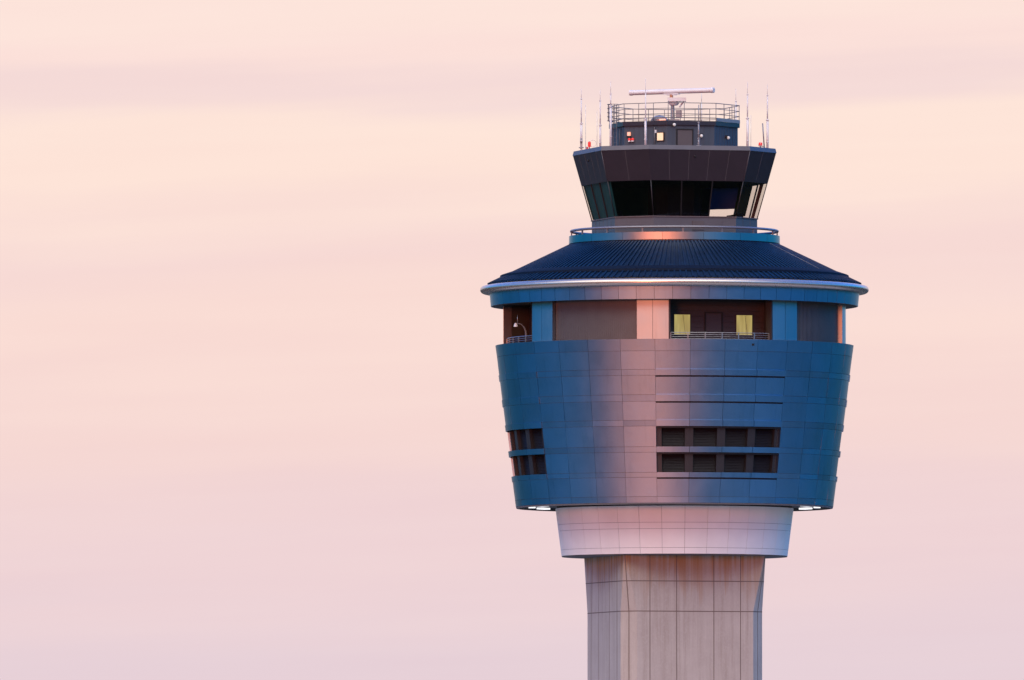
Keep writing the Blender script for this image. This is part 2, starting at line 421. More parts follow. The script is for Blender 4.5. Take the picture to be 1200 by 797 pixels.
# --- shaft: square with cut corners that close to sharp corners under the collar
A = 4.3
def shaft_ring(z):
    c = .78 if z <= 17.6 else .78 - (.78-.07)*((z-17.6)/(20.9-17.6))
    pts = []
    for fa in FACES:
        n, t = frame(fa)
        pts += [n*A - t*(A-c), n*A + t*(A-c)]
    return [Vector((p.x, p.y, z)) for p in pts]
m = MB()
zs = [0.0, 5.6, 11.6, 17.6, 18.4, 19.36, 20.2, 20.95]
m.grid([shaft_ring(z) for z in zs], False, True)
m.idx = 1
for fa in FACES:
    n, t = frame(fa)
    for s in (-2.75, -1.13, 1.13, 2.75):
        m.box(n*(A+.001)+t*s+UP*10.45, t, n, UP, .023, .004, 10.44)
    n2, t2 = frame(fa+45)
    pl = []
    for z in zs:
        r = shaft_ring(z); 
        i = FACES.index(fa)*2
        pl.append(((r[i+1]+r[(i+2) % 8])*.5) + n2*.001)
    for a, b in zip(pl, pl[1:]):
        d = (b-a).normalized()
        m.box((a+b)*.5, t2, n2, d, .028, .004, (b-a).length/2)
for z in (5.6, 11.6, 17.6, 19.36):
    r = shaft_ring(z)
    for i in range(8):
        a, b = r[i], r[(i+1) % 8]; d = (b-a); L = d.length; d.normalize(); n = d.cross(UP)
        m.box((a+b)*.5+n*.001, d, n, UP, L/2+.003, .0055, .026)
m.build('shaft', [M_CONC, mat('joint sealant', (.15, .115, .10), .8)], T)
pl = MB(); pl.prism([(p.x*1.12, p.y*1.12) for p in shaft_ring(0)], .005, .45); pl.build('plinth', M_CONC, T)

# --- collar under the drum
TH0 = FACE-22.5; STEP = 11.25
colR = lambda z: 6.62+(z-20.9)*(.36/2.8)
m = MB()
rows = [20.9, 21.26, 22.36, 22.73, 23.70]
for z0, z1 in zip(rows, rows[1:]):
    for k in range(32):
        m.patch(colR, TH0+k*STEP, TH0+(k+1)*STEP, z0, z1, 5, .05, .008, .008, .006, 6.8)
m.idx = 1
m.lathe([(6.56, 20.90), (6.56+.36, 23.72)], 96)
m.lathe([(6.615, 20.88), (6.60, 20.86), (4.0, 20.86)], 96)
m.build('collar', [M_COLLAR, M_BACK], T)

# --- drum
ROWS = [23.79, 24.15, 25.26, 25.55, 26.71, 27.03, 28.22, 28.56, 29.65, 30.03, 31.15, 31.49, 32.56, 33.25]
WIN = (2, 4)                                    # unused marker rows
drR = lambda z: 9.3+(z-23.775)*(1.2/9.475)
win_rows = {(25.55, 26.71), (27.03, 28.22)}
ledge_rows = {(25.26, 25.55), (26.71, 27.03), (28.22, 28.56), (29.65, 30.03), (31.15, 31.49)}
m = MB(); bands = []; bays = []
for z0, z1 in zip(ROWS, ROWS[1:]):
    for k in range(32):
        onface = (k % 8) < 4                    # four panels of each face carry windows and ledges
        t0, t1 = TH0+k*STEP, TH0+(k+1)*STEP
        if onface and (z0, z1) in win_rows: bays.append((t0, t1, z0, z1)); continue
        if onface and (z0, z1) in ledge_rows: continue
        gap = .085 if onface and k < 4 and any(abs(z1-l[0]) < .01 for l in ledge_rows) else 0   # shadow slot under a ledge
        m.patch(drR, t0, t1, z0, z1-gap, 6, .06, .008, .008, .010, 10)
m.idx = 1
for z0, z1 in zip(ROWS, ROWS[1:]):
    for k in range(32):
        if (k % 8) < 4 and (z0, z1) in win_rows: continue
        t0, t1 = TH0+k*STEP, TH0+(k+1)*STEP
        us = [t0+(t1-t0)*i/6 for i in range(7)]
        m.grid([[PT(t, drR(z)-.055, z) for t in us] for z in (z0, z1)])
m.lathe([(drR(23.79)-.01, 23.79), (drR(23.79)-.03, 23.70), (drR(23.79)-.2, 23.70)], 128)      # drip edge
m.idx = 2
for z0, z1 in sorted(ledge_rows):
    us = [TH0+45*i/24 for i in range(25)]
    m.grid([[PT(t, drR(z)-.045, z) for t in us] for z in (z0-.11, z0+.02)])  # near-black strip paints the shade in the slot under each front ledge
m.idx = 1
m.lathe([(drR(33.25)-.055, 33.251), (drR(33.25)-.45, 33.252), (drR(33.25)-.45, 32.6)], 128)     # coping
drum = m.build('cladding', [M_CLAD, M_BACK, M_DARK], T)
m = MB(); n, t = frame(25.8); m.box(PT(25.8, drR(32.95)+.01, 32.95), t, n, UP, .07, .03, .06); m.build('vent', M_DARK, drum)
for fi, fa in enumerate(FACES):
    t0, t1 = fa-22.5, fa+22.5
    for z0, z1 in sorted(ledge_rows):
        l = MB()
        for k in range(4):
            l.patch(lambda z: drR(z)+(.10 if fi == 0 else .04), t0+k*STEP, t0+(k+1)*STEP, z0, z1, 6, .32, .012, 0.0, .003, 10)
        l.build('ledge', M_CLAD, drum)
    for z0, z1 in sorted(win_rows):
        # surround of the recessed strip: end jambs, mullion faces, head, sill and dark back
        f = MB()
        us = [t0+(t1-t0)*i/24 for i in range(25)]
        for t, sg in ((t0, 1), (t1, -1)):
            f.quad([PT(t, drR(z0), z0), PT(t, drR(z1), z1), PT(t, drR(z1)-.6, z1), PT(t, drR(z0)-.6, z0)])
            f.quad([PT(t-sg*.02, drR(z0)-.02, z0), PT(t-sg*.02, drR(z1)-.02, z1), PT(t-sg*.02, drR(z1)-.62, z1), PT(t-sg*.02, drR(z0)-.62, z0)])
        for k in range(5):
            w = 2.9 if 0 < k < 4 else 2.9
            c = t0+k*STEP
            a0, a1 = c-1.45, c+1.45
            if k == 0: a0, a1 = c+.05, c+1.75
            if k == 4: a0, a1 = c-1.75, c-.05
            f.idx = 2
            f.patch(lambda z: drR(z)-.16, a0, a1, z0, z1, 3, .40, 0, 0, .002)
        f.idx = 1
        f.grid([[PT(t, drR(z)-.55, z) for t in us] for z in (z0, z1)])
        for z in (z0, z1):
            f.grid([[PT(t, drR(z)-.02, z) for t in us], [PT(t, drR(z)-.56, z) for t in us]], False)
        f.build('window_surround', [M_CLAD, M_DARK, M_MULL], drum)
        for k in range(4):
            a0, a1 = t0+k*STEP+1.45, t0+(k+1)*STEP-1.45
            if k == 0: a0 += .3
            if k == 3: a1 -= .3
            lv = MB(); nb = 13; hh = (z1-z0)/nb
            tm = (a0+a1)/2; n, t = frame(tm)
            for i in range(nb):
                z = z0+hh*(i+.5); R = drR(z)-.40
                half = R*math.tan(rad((a1-a0)/2))-.005
                d = (n*.5 - UP*.85).normalized()
                lv.box(PT(tm, R, z), t, d, t.cross(d), half, .065, .006)
            lv.build('louvre_window', M_LOUV, drum)

m = MB(); m.lathe([(drR(23.79)-.2, 23.702), (drR(23.79)-.22, 23.88), (6.9, 23.88), (6.9, 23.70)], 96); m.build('soffit', M_SOFFIT, T)
for k in range(16):
    th = 22.5*k; n, t = frame(th)
    l = MB(); l.box(n*8.35+UP*23.787, t, n, UP, .55, .20, .05); l.idx = 1
    l.box(n*8.35+UP*23.85, t, n, UP, .60, .26, .012)
    l.build('soffit_light', [M_TUBE, M_GRAYP], T)

# --- gallery level
m = MB(); m.lathe([(10.0, 33.02), (3.0, 33.02)], 96); m.lathe([(3.0, 33.02), (3.0, 36.3)], 64); m.build('gallery_floor', M_SOFFIT, T)
Z0, Z1 = 33.03, 35.62
for fa in FACES:
    for sg in (-1, 1):
        c = fa+sg*23.5
        p = MB()
        for h in (0, 1):
            p.patch(lambda z: 10.05, c-5.35+5.35*h, c+5.35*h, Z0, Z1, 4, .30, .011, 0, .003)
        p.idx = 1; p.box(PT(c, 9.86, (Z0+Z1)/2), frame(c)[1], frame(c)[0], UP, .02, .16, (Z1-Z0)/2-.005)
        p.build('pillar', [M_PILLAR, M_BACK], T)
    # infill wall on the corner between two pillars
    c = fa+45
    w = MB(); n_ = 44; a0, a1 = c-16.1, c+16.1
    for i in range(n_):
        b0 = a0+(a1-a0)*i/n_; b1 = a0+(a1-a0)*(i+.72)/n_; b2 = a0+(a1-a0)*(i+1)/n_
        w.grid([[PT(b0, 9.78, z), PT(b1, 9.78, z), PT(b1, 9.765, z), PT(b2, 9.765, z)] for z in (Z0, Z1)], False)
    w.build('wall_panel', M_GREY, T)
    # recessed balcony
    n, t = frame(fa); d = 8.0; hw = 10.0*math.sin(rad(18.1))
    bw = MB()
    H = Z1-Z0; nb = 8
    for i in range(nb):
        bw.box(n*(d-.06)+UP*(Z0+H*(i+.5)/nb), t, n, UP, hw+.05, .05, H/nb/2-.006)
    bw.box(n*(d-.16)+UP*(Z0+H/2), t, n, UP, hw+.05, .04, H/2)
    for sg in (-1, 1):
        ps = [n*(d-.1)+t*sg*(hw+.02), PT(fa+sg*17.9, 9.55, 0), PT(fa+sg*17.9, 10.02, 0)]
        for aa, bb in zip(ps, ps[1:]):
            dd = (bb-aa); L = dd.length; dd.normalize()
            bw.box((aa+bb)/2+UP*(Z0+H/2), dd, dd.cross(UP), UP, L/2, .03, H/2)
    bwo = bw.build('balcony_wall', M_BALC, T)
    dr = MB(); dr.box(n*(d+.012)+t*.03+UP*(Z0+.89), t, n, UP, .46, .02, .88); dr.idx = 1
    for q in (-.49, .55): dr.box(n*(d+.016)+t*q+UP*(Z0+.91), t, n, UP, .03, .035, .91)
    dr.box(n*(d+.016)+t*.03+UP*(Z0+1.85), t, n, UP, .55, .05, .03)
    dr.build('door', [M_DOOR, M_DARK], bwo)
    for sg in (-1, 1):
        wn = MB(); wn.box(n*(d+.012)+t*sg*1.88+UP*34.16, t, n, UP, .48, .012, .585); wn.idx = 1
        for q in (-1, 1):
            wn.box(n*(d+.02)+t*(sg*1.88+q*.50)+UP*34.16, t, n, UP, .022, .025, .60)
            wn.box(n*(d+.02)+t*sg*1.88+UP*(34.16+q*.603), t, n, UP, .522, .025, .02)
        wn.box(n*(d+.03)+t*(sg*1.88+.12)+UP*34.16, t, n, (UP+t*-.12).normalized(), .008, .005, .56)
        wn.build('lit_window', [M_YELLOW, M_BALC], bwo)
    rl = MB(); Rr = 9.82
    ths = [fa-17.6+35.2*i/6 for i in range(7)]
    for zz_, r_ in ((33.64, .026), (33.52, .015), (33.40, .015), (33.28, .015)):
        rl.tube([PT(fa-17.6+35.2*i/24, Rr, zz_) for i in range(25)], r_, 6)
    for th in ths: rl.box(PT(th, Rr, 33.33), frame(th)[1], frame(th)[0], UP, .028, .035, .30)
    rl.build('balcony_railing', M_RAIL, T)

# --- fascia, gutter, cone roof
m = MB()
for k in range(64):
    m.patch(lambda z: 10.77+(z-35.55)*.09, FACE+k*5.625, FACE+(k+1)*5.625, 35.55, 36.42, 4, .06, .009, 0, .004, 10.8)
m.idx = 1; m.lathe([(10.70, 35.60), (10.76, 36.45)], 128)
m.lathe([(10.765, 35.56), (10.60, 35.535), (10.40, 35.63), (7.0, 35.63)], 128)
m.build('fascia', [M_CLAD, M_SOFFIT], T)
m = MB()
prof = [(10.80, 36.30)]
for i in range(15):
    a = rad(-100+i*(200)/14); prof.append((11.16+.235*math.cos(a), 36.52+.215*math.sin(a)))
prof += [(10.75, 36.84)]
m.lathe(prof, 160); m.build('gutter', M_GUTTER, T)
m = MB(); ns = 192
zr = lambda R: 36.88+(10.85-R)*.4783
step = 360/ns
m.lathe([(10.98, zr(10.98)), (6.12, zr(6.12))], ns)
for k in range(ns):
    th = k*step; n, t = frame(th)
    a, b = PT(th, 10.95, zr(10.95)+.02), PT(th, 6.2, zr(6.2)+.02); d = (b-a).normalized()
    m.box((a+b)/2, t, d, t.cross(d), .045, (b-a).length/2, .055)
roof = m.build('cone_roof', M_ROOF, T)
m = MB(); m.lathe([(10.25, zr(10.25)+.04), (10.22, zr(10.22)+.17), (10.16, zr(10.16)+.175), (9.62, zr(9.62)+.09), (9.60, zr(9.6)+.0)], 144)
m.build('snow_guard', M_GUARD, roof)
for th in (62,):
    n, t = frame(th); a, b = PT(th, 9.55, zr(9.55)+.07), PT(th, 6.3, zr(6.3)+.07)
    m = MB(); m.tube([a, b], .022, 6); m.build('lightning_cable', M_GRAYP, roof)

# --- walkway parapet and handrail
m = MB()
for k in range(16):
    m.patch(lambda z: 6.19, 4.7-11.2+k*22.5, 4.7-11.2+(k+1)*22.5, 39.22, 39.66, 12, .10, .008, 0, .003, 6.2)
m.idx = 1; m.lathe([(6.14, 39.20), (6.12, 39.62), (6.0, 39.62), (6.0, 39.3), (4.3, 39.3)], 96)
m.lathe([(6.16, 38.9), (6.16, 39.14), (6.10, 39.20)], 96)
m.build('parapet', [M_PARA, M_CABF], T)
m = MB(); m.tube([PT(i*3.75, 6.05, 39.96) for i in range(96)], .078, 10, True); hr = m.build('handrail', M_RAILP, T)
for k in range(16):
    th = 4.7+22.5*k; n, t = frame(th)
    m = MB(); m.box(PT(th, 6.05, 39.78), t, n, UP, .05, .035, .145); m.build('post', M_RAILD, hr)

# --- control cab: square with cut corners, leaning outward
CAZ = []
for fa in [FACE+90*k for k in range(4)]:
    CAZ += [fa-.3-30, fa-.3+30]                # -14, 46, 76, 136 ...
cabR = lambda z: 5.03+(z-40.65)*.2909
def cab_ring(R, z): return [PT(a, R, z) for a in CAZ]
def prism_ring(m, R0, z0, R1, z1, th=.08):
    a, b = cab_ring(R0, z0), cab_ring(R1, z1); ai, bi = cab_ring(R0-th, z0), cab_ring(R1-th, z1)
    m.grid([a, b], False, True); m.grid([bi, ai], False, True); m.grid([b, bi], False, True); m.grid([ai, a], False, True)
m = MB(); prism_ring(m, 5.0, 39.305, 5.0, 40.60, .12)
for i in range(8):
    a, b = cab_ring(5.003, 0)[i], cab_ring(5.003, 0)[(i+1) % 8]; d = (b-a); L = d.length; d.normalize(); n = d.cross(UP)
    k = int(L/.75)
    for j in range(1, k): 
        p = a+d*L*j/k; m.box((p.x, p.y, 39.95), d, n, UP, .012, .006, .62)
cw = m.build('cab_wall', M_CABW, T)
n, t = frame(FACE)
m = MB(); q = n*(5.0*math.cos(rad(30))+.02)+t*.18
m.box((q.x, q.y, 40.12), t, n, UP, .35, .025, .26); m.build('access_hatch', M_GREY, cw)
m = MB(); prism_ring(m, 5.06, 40.602, 5.07, 40.66, .3); m.build('window_sill', M_RAILD, T)
m = MB(); prism_ring(m, cabR(42.70), 42.70, cabR(44.48), 44.48, .10)
for i in range(8):
    lo, hi = cab_ring(cabR(42.7)+.003, 42.72), cab_ring(cabR(44.48)+.003, 44.46)
    a, b, c, d4 = lo[i], lo[(i+1) % 8], hi[(i+1) % 8], hi[i]
    k = 5 if i % 2 == 0 else 2
    for j in range(1, k):
        p, r = a.lerp(b, j/k), d4.lerp(c, j/k); v = (r-p).normalized(); d = (b-a).normalized()
        m.idx = 1; m.box((p+r)/2, d, d.cross(v), v, .008, .004, (r-p).length/2)
cf = m.build('cab_fascia', [M_CABF, M_BACK], T)
for i in (1, 3, 5, 7):
    a, b = cab_ring(cabR(42.72)+.004, 42.72)[i], cab_ring(cabR(44.47)+.004, 44.47)[i]
    m = MB(); m.tube([a, b], .018, 6); m.build('corner_trim', M_CABW, cf)
for th, R_, z_ in ((FACE-3, cabR(44.1)*.866+.02, 44.1), (FACE-90-1, cabR(44.05)*.866+.02, 44.05)):
    m = MB(); n, t = frame(th); m.sphere(n*R_+UP*z_, .07, 8); m.build('camera_dome', M_DARK, cf)
m = MB(); prism_ring(m, 6.17, 44.482, 6.10, 44.74, .16); m.idx = 0
m.prism([(p.x, p.y) for p in cab_ring(6.0, 0)], 44.50, 44.60); m.build('cab_roof', M_CABW, T)
m = MB(); m.prism([(p.x, p.y) for p in cab_ring(5.45, 0)], 42.74, 42.84); m.build('cab_ceiling', M_CABIN, T)
m = MB(); m.prism([(p.x, p.y) for p in cab_ring(4.88, 0)], 39.9, 40.0); m.build('cab_floor', M_CABIN, T)
zlo, zhi = 40.66, 42.70
for i in range(8):
    lo, hi = cab_ring(cabR(zlo), zlo), cab_ring(cabR(zhi), zhi)
    a, b, c, d4 = lo[i], lo[(i+1) % 8], hi[(i+1) % 8], hi[i]
    big = i % 2 == 0
    k = 3 if big else 1
    d = (b-a).normalized(); up = ((d4+c)/2-(a+b)/2).normalized(); n = d.cross(up)
    # corner post
    m = MB(); m.tube([a-n*.03, d4-n*.03], .032, 6); m.build('corner_post', M_MULL, T)
    for j in range(k):
        p0, p1, q1, q0 = a.lerp(b, j/k), a.lerp(b, (j+1)/k), d4.lerp(c, (j+1)/k), d4.lerp(c, j/k)
        g = MB()
        o = [x-n*.05 for x in (p0, p1, q1, q0)]
        g.quad(o); g.build('window_pane', M_GLASS, T)
        if j:
            mm = MB(); v = (q0-p0).normalized(); mm.box((p0+q0)/2-n*.05, d, n, v, .035, .04, (q0-p0).length/2); mm.build('mullion', M_LOUV, T)
    # roller shades on the far and left sides
    fr0 = {1: None}
    az_mid = (CAZ[i]+30 if big else CAZ[i]+15) % 360
    sh = {3: (.37, M_SHADEB), 4: (0.0, M_SHADE), 5: (0.0, M_SHADE), 6: (0.0, M_SHADE), 7: (None, None)}.get(i, (None, None))
    if sh[0] is not None:
        kk = 3 if big else 1
        for j in range(kk):
            p0, p1, q1, q0 = a.lerp(b, (j-.03)/kk), a.lerp(b, (j+1.03)/kk), d4.lerp(c, (j+1.03)/kk), d4.lerp(c, (j-.03)/kk)
            f0 = sh[0]
            s0, s1 = p0.lerp(q0, f0), p1.lerp(q1, f0)
            g = MB(); ins = n*.16
            nn = 9; rows_ = []
            for zi in (0, 1):
                rows_.append([(s0.lerp(s1, x/nn) if zi == 0 else q0.lerp(q1, x/nn)) - ins - n*.012*math.sin(x*2.1+j) for x in range(nn+1)])
            g.grid(rows_, True); g.build('window_shade', sh[1], T)
def blind(i, f0, f1, z0f, m_):
    lo, hi = cab_ring(cabR(zlo)-.17, zlo), cab_ring(cabR(zhi)-.17, zhi); j = (i+1) % 8
    p0, p1, q0, q1 = lo[i].lerp(lo[j], f0), lo[i].lerp(lo[j], f1), hi[i].lerp(hi[j], f0), hi[i].lerp(hi[j], f1)
    g = MB(); g.grid([[p0.lerp(q0, z0f), p1.lerp(q1, z0f)], [q0, q1]]); g.build('window_shade', m_, T)
blind(3, .64, 1.0, 0.0, M_SHADE)
blind(2, .64, 1.0, 0.0, M_SHADE)
blind(2, .46, .64, .12, M_SHADE)
# blind drawn at the far end of the right face
m = MB(); lo, hi = cab_ring(cabR(zlo)-.2, zlo), cab_ring(cabR(zhi)-.2, zhi)
m.grid([[lo[2].lerp(lo[3], .02), lo[2].lerp(lo[3], .17)], [hi[2].lerp(hi[3], .02), hi[2].lerp(hi[3], .17)]]); m.build('window_shade', M_COPPER, T)
# consoles and stair core inside
m = MB()
for fa in FACES:
    n, t = frame(fa-.3)
    m.box(n*3.75+UP*40.30, t, n, UP, 2.0, .35, .30)
    if fa == FACE: continue
    for s in (-1.3, -.45, .45, 1.3):
        m.box(n*3.7+t*s+UP*40.86, t, n, UP, .28, .05, .15)
m.build('console', M_CABIN, T)
m = MB(); m.prism([(p.x*.32, p.y*.32) for p in cab_ring(5, 0)], 40.001, 42.735); m.build('stair_core', M_CABIN, T)

# --- penthouse on the cab roof
OAZ = [FACE-22.5+45*k for k in range(8)]
octo = lambda R: [(R*math.sin(rad(a)), -R*math.cos(rad(a))) for a in OAZ]
PZ0, PZ1 = 44.602, 46.02
m = MB(); m.prism(octo(3.74), PZ0, PZ1)
o8 = [Vector((x, y, 0)) for x, y in octo(3.745)]
for i in range(8):
    a, b = o8[i], o8[(i+1) % 8]; d = (b-a); L = d.length; d.normalize(); n = d.cross(UP)
    for j in range(1, 9):
        p = a+d*L*j/9; m.box((p.x, p.y, (PZ0+PZ1)/2), d, n, UP, .015, .008, .70)
ph = m.build('penthouse', M_PENT, T)
m = MB(); m.prism(octo(3.86), 46.02, 46.27); m.build('roof_edge', M_CABF, ph)
def on_face(i, u, z, off=.0):               # i-th octagon side, u metres from its middle
    a, b = o8[i], o8[(i+1) % 8]; d = (b-a).normalized(); n = d.cross(UP); c = (a+b)/2+d*u+n*off
    return Vector((c.x, c.y, z)), d, n
p, d, n = on_face(0, -.38, 45.25, .012)
m = MB(); m.box(p, d, n, UP, .45, .022, .47); m.idx = 1
for q in (-.48, .48): m.box(p+d*q, d, n, UP, .035, .04, .50)
m.box(p+UP*.52, d, n, UP, .52, .05, .035); m.build('door', [M_GREY, M_DARK], ph)
# framed amber panel, meter box, lamps
p, d, n = on_face(7, .98, 45.34, .03)
m = MB(); m.box(p, d, n, UP, .20, .035, .22); m.idx = 1
m.box(p-n*.012, d, n, UP, .26, .035, .27); m.build('lit_panel', [M_AMBER, M_DARK], ph)
p, d, n = on_face(7, .66, 45.65, .03)
m = MB(); m.box(p, d, n, UP, .07, .03, .09); m.build('meter_box', M_WHITE, ph)
def wall_lamp(i, u, z, lens=M_LAMPW, big=1.0):
    p, d, n = on_face(i, u, z, .05)
    m = MB(); m.box(p, d, n, UP, .10*big, .06, .09*big); m.idx = 1
    m.sphere(p+n*.09-UP*.05, .095*big, 10); m.build('wall_lamp', [M_DARK, lens], ph)
wall_lamp(0, .60, 45.45); wall_lamp(1, .02, 45.42); wall_lamp(0, -1.05, 46.08)
m = MB(); m.box(on_face(7, 1.15, 46.33, .06)[0], on_face(7, 0, 0)[1], on_face(7, 0, 0)[2], UP, .20, .05, .045); m.build('warm_light', M_ORANGE, ph)
# conduit and small fittings on the left wall
p, d, n = on_face(7, -1.10, 45.55, .05)
m = MB(); m.box(p, d, n, UP, .09, .05, .11); m.idx = 1; m.box(p-UP*.18, d, n, UP, .12, .07, .07); m.build('amber_light', [M_ORANGE, M_DARK], ph)
for u in (-1.06, -.84):
    p, d, n = on_face(7, u, 45.18, .08)
    m = MB(); m.sphere(p+UP*.05, .085, 10); m.idx = 1; m.tube([p-UP*.09, p-UP*.02], .08, 8); m.build('red_light', [M_REDLIT, M_WHITE], ph)
m = MB()
for i in (6, 7):
    p, d, n = on_face(i, .6, 0, .05); m.tube([p+UP*44.62, p+UP*45.9], .03, 6)
m.build('conduit', M_RAILD, ph)

# railing around the penthouse roof
oc = [Vector((x, y, 0)) for x, y in octo(3.84)]
rr = MB()
for z, r in ((47.32, .024), (46.99, .019), (46.68, .019), (46.45, .032)):
    rr.tube([p+UP*z for p in oc], r, 6, True)
rail = rr.build('roof_railing', M_RAILD, ph)
for i in range(8):
    a, b = oc[i], oc[(i+1) % 8]
    for j in range(3):
        p = a.lerp(b, j/3+.02)
        m = MB(); m.tube([p+UP*46.20, p+UP*47.32], .022, 6); m.build('post', M_RAILD, rail)
# caged ladder on the left corner
a = CZ = PT(-61, 3.98, 0); n, t = frame(-61)
m = MB()
for s in (-.22, .22): m.tube([a+t*s+UP*44.62, a+t*s+UP*47.25], .026, 6)
for i in range(9): m.tube([a-t*.22+UP*(44.8+i*.28), a+t*.22+UP*(44.8+i*.28)], .016, 6)
for i in range(5):
    z = 46.35+i*.24
    m.tube([a+t*(.40*math.cos(rad(q)))+n*(.45*math.sin(rad(q)))+UP*z for q in range(0, 181, 18)], .020, 6)
for q in (30, 90, 150): m.tube([a+t*(.40*math.cos(rad(q)))+n*(.45*math.sin(rad(q)))+UP*zq for zq in (46.35, 47.31)], .018, 6)
m.build('ladder', M_RAILD, ph)
# light plates on the right edge of the platform
for i in (1, 2):
    a, b = oc[i], oc[(i+1) % 8]; d = (b-a); L = d.length; d.normalize(); n = d.cross(UP)
    m = MB(); c = (a+b)/2; m.box((c.x+n.x*.04, c.y+n.y*.04, 46.37), d, n, UP, L/2-.05, .012, .10); m.build('toe_plate', M_GRAYP, ph)

# ------------------------------------------------------------------ radar on the penthouse roof
RX = -.15
ra = thing('radar_antenna', 'white rotating bar radar on a short pedestal above the penthouse railing', 'radar', (RX, 0, 46.27))
m = MB(); m.tube([(RX, 0, 46.27), (RX, 0, 46.42)], .42, 12); m.box((RX, 0, 46.48), (1, 0, 0), (0, 1, 0), UP, .46, .4, .06)
m.tube([(RX+.05, 0, 46.5), (RX+.05, 0, 47.40)], [.13, .10], 12); m.build('pedestal', M_GRAYP, ra)
m = MB(); m.box((RX+.36, -.05, 46.84), (1, 0, 0), (0, 1, 0), UP, .13, .2, .22); m.box((RX+.56, 0, 46.86), (1, 0, 0), (0, 1, 0), UP, .04, .2, .2); m.build('drive_motor', M_GRAYP, ra)
m = MB(); m.tube([(RX+.10, 0, 47.36), (RX+.10, 0, 47.42), (RX+.12, 0, 47.58)], [.20, .27, .34], 20)
m.box((RX+.30, 0, 47.70), (1, 0, 0), (0, 1, 0), UP, .54, .36, .11); m.tube([(RX+.45, 0, 47.25), (RX+.70, 0, 47.6)], .045, 8)
go = m.build('gearbox', M_WHITE, ra)
m = MB(); m.tube([(RX-.02, 0, 47.8), (RX-.02, 0, 48.02)], [.10, .10], 12); m.build('rotary_joint', mat('ochre collar', (.45, .20, .10), .5), ra)
an = rad(-29); ux = Vector((math.cos(an), math.sin(an), 0)); c = Vector((RX, 0, 48.18))
m = MB(); L = 2.83
m.tube([c-ux*L, c-ux*(L-.02), c-ux*(L-.18), c-ux*(L-.19), c+ux*(L-.19), c+ux*(L-.18), c+ux*(L-.02), c+ux*L], [.10, .16, .165, .145, .145, .165, .16, .10], 16)
m.build('scanner_bar', M_WHITE, ra)
m = MB(); uy = UP.cross(ux); m.box(c-UP*.15, ux, uy, UP, .50, .10, .03); m.box(c-UP*.19, ux, uy, UP, .3, .08, .03); m.build('mounting_plate', M_WHITE, ra)

# ------------------------------------------------------------------ antennas
def X(u, y=0): return (u-790.5)/20*(800+y)/800
def Zv(v, y=0): return 2+(1030-v)/20*(800+y)/800
def whip(u, y, zb, vs, rs, label, name='whip_antenna', group='whip antennas on the tower roof', ma=M_WHITE):
    """vs: picture heights of tip, joints ... ; rs: radius of each section from the top"""
    x = X(u, y); o = thing(name, label, 'antenna', (x, y, zb), group)
    zl = [Zv(v, y) for v in vs] + [zb]
    names = ['whip', 'upper_mast', 'mast']
    secs = list(zip(zl, zl[1:], rs)); names = names[-len(secs):] if len(secs) < 3 else names
    if len(secs) == 2: names = ['whip', 'mast']
    if len(secs) == 1: names = ['whip']
    for nm, (z1, z0, r) in zip(names, secs):
        m = MB(); m.tube([(x, y, z0), (x, y, z1)], [r, r*.85], 8)
        if r > .03:
            m.tube([(x, y, z1-.03), (x, y, z1+.03)], r*1.35, 8)
        if r > .05:
            for q in (.3, ): m.tube([(x, y, z0+(z1-z0)*q-.02), (x, y, z0+(z1-z0)*q+.02)], r*1.25, 8)
        m.build(nm, ma, o)
    m = MB(); m.tube([(x, y, zb), (x, y, zb+.05)], max(rs[-1]*2.2, .06), 8); m.build('mount', M_GRAYP, o)
    return o
RZ = 44.602
a1 = whip(681.3, .4, RZ+.28, [103, 115, 144], [.014, .036, .066], 'white stepped whip antenna with bent elbow foot, outermost at the left roof corner')
m = MB(); x = X(681.3, .4); m.tube([(x, .4, RZ+.30), (x, .4, RZ+.2), (x+.08, .4, RZ+.08), (x+.22, .4, RZ+.03), (x+.34, .4, RZ+.08)], .062, 8); m.build('elbow', M_WHITE, a1)
m = MB(); m.tube([(x, .4, RZ+.55), (x, .4, RZ+.85)], .072, 8); m.build('clamp', M_GRAYP, a1)
whip(686.3, 1.4, RZ, [122], [.013], 'hair thin whip antenna rising behind the red lamp at the left roof corner')
whip(699.8, -1.6, RZ, [129], [.014], 'hair thin whip antenna just left of the second stepped mast from the left')
whip(703.5, -2.6, RZ, [104, 117, 146], [.014, .038, .064], 'white stepped whip antenna between the left red lamp and the caged ladder')
whip(715.8, -3.1, RZ, [94.5, 109, 124], [.014, .036, .070], 'tall thick white antenna standing in front of the caged ladder')
whip(756.7, -5.05, RZ, [91, 107.5, 139], [.014, .036, .072], 'tall white stepped antenna in front of the penthouse, crossing the radar bar')
whip(819.1, -4.85, RZ+.12, [122, 143, 161.5], [.030, .052, .062], 'short grey pole antenna in front of the penthouse right of its door', ma=M_GRAYP)
whip(822.5, 3.2, 46.27, [108, 119], [.014, .026], 'faint slim antenna behind the roof railing, right of the radar')
whip(862.7, 3.0, RZ, [103, 118], [.014, .036], 'slim antenna rising behind the right end of the roof railing')
whip(876.3, -2.2, RZ, [95, 110, 138], [.014, .038, .070], 'tall white stepped antenna just right of the penthouse wall')
whip(880.3, 1.5, RZ, [134], [.013], 'hair thin whip antenna right of the tall mast beside the penthouse')
whip(899.7, -.6, RZ, [98, 111, 140], [.014, .038, .068], 'white stepped antenna outermost at the right roof corner')
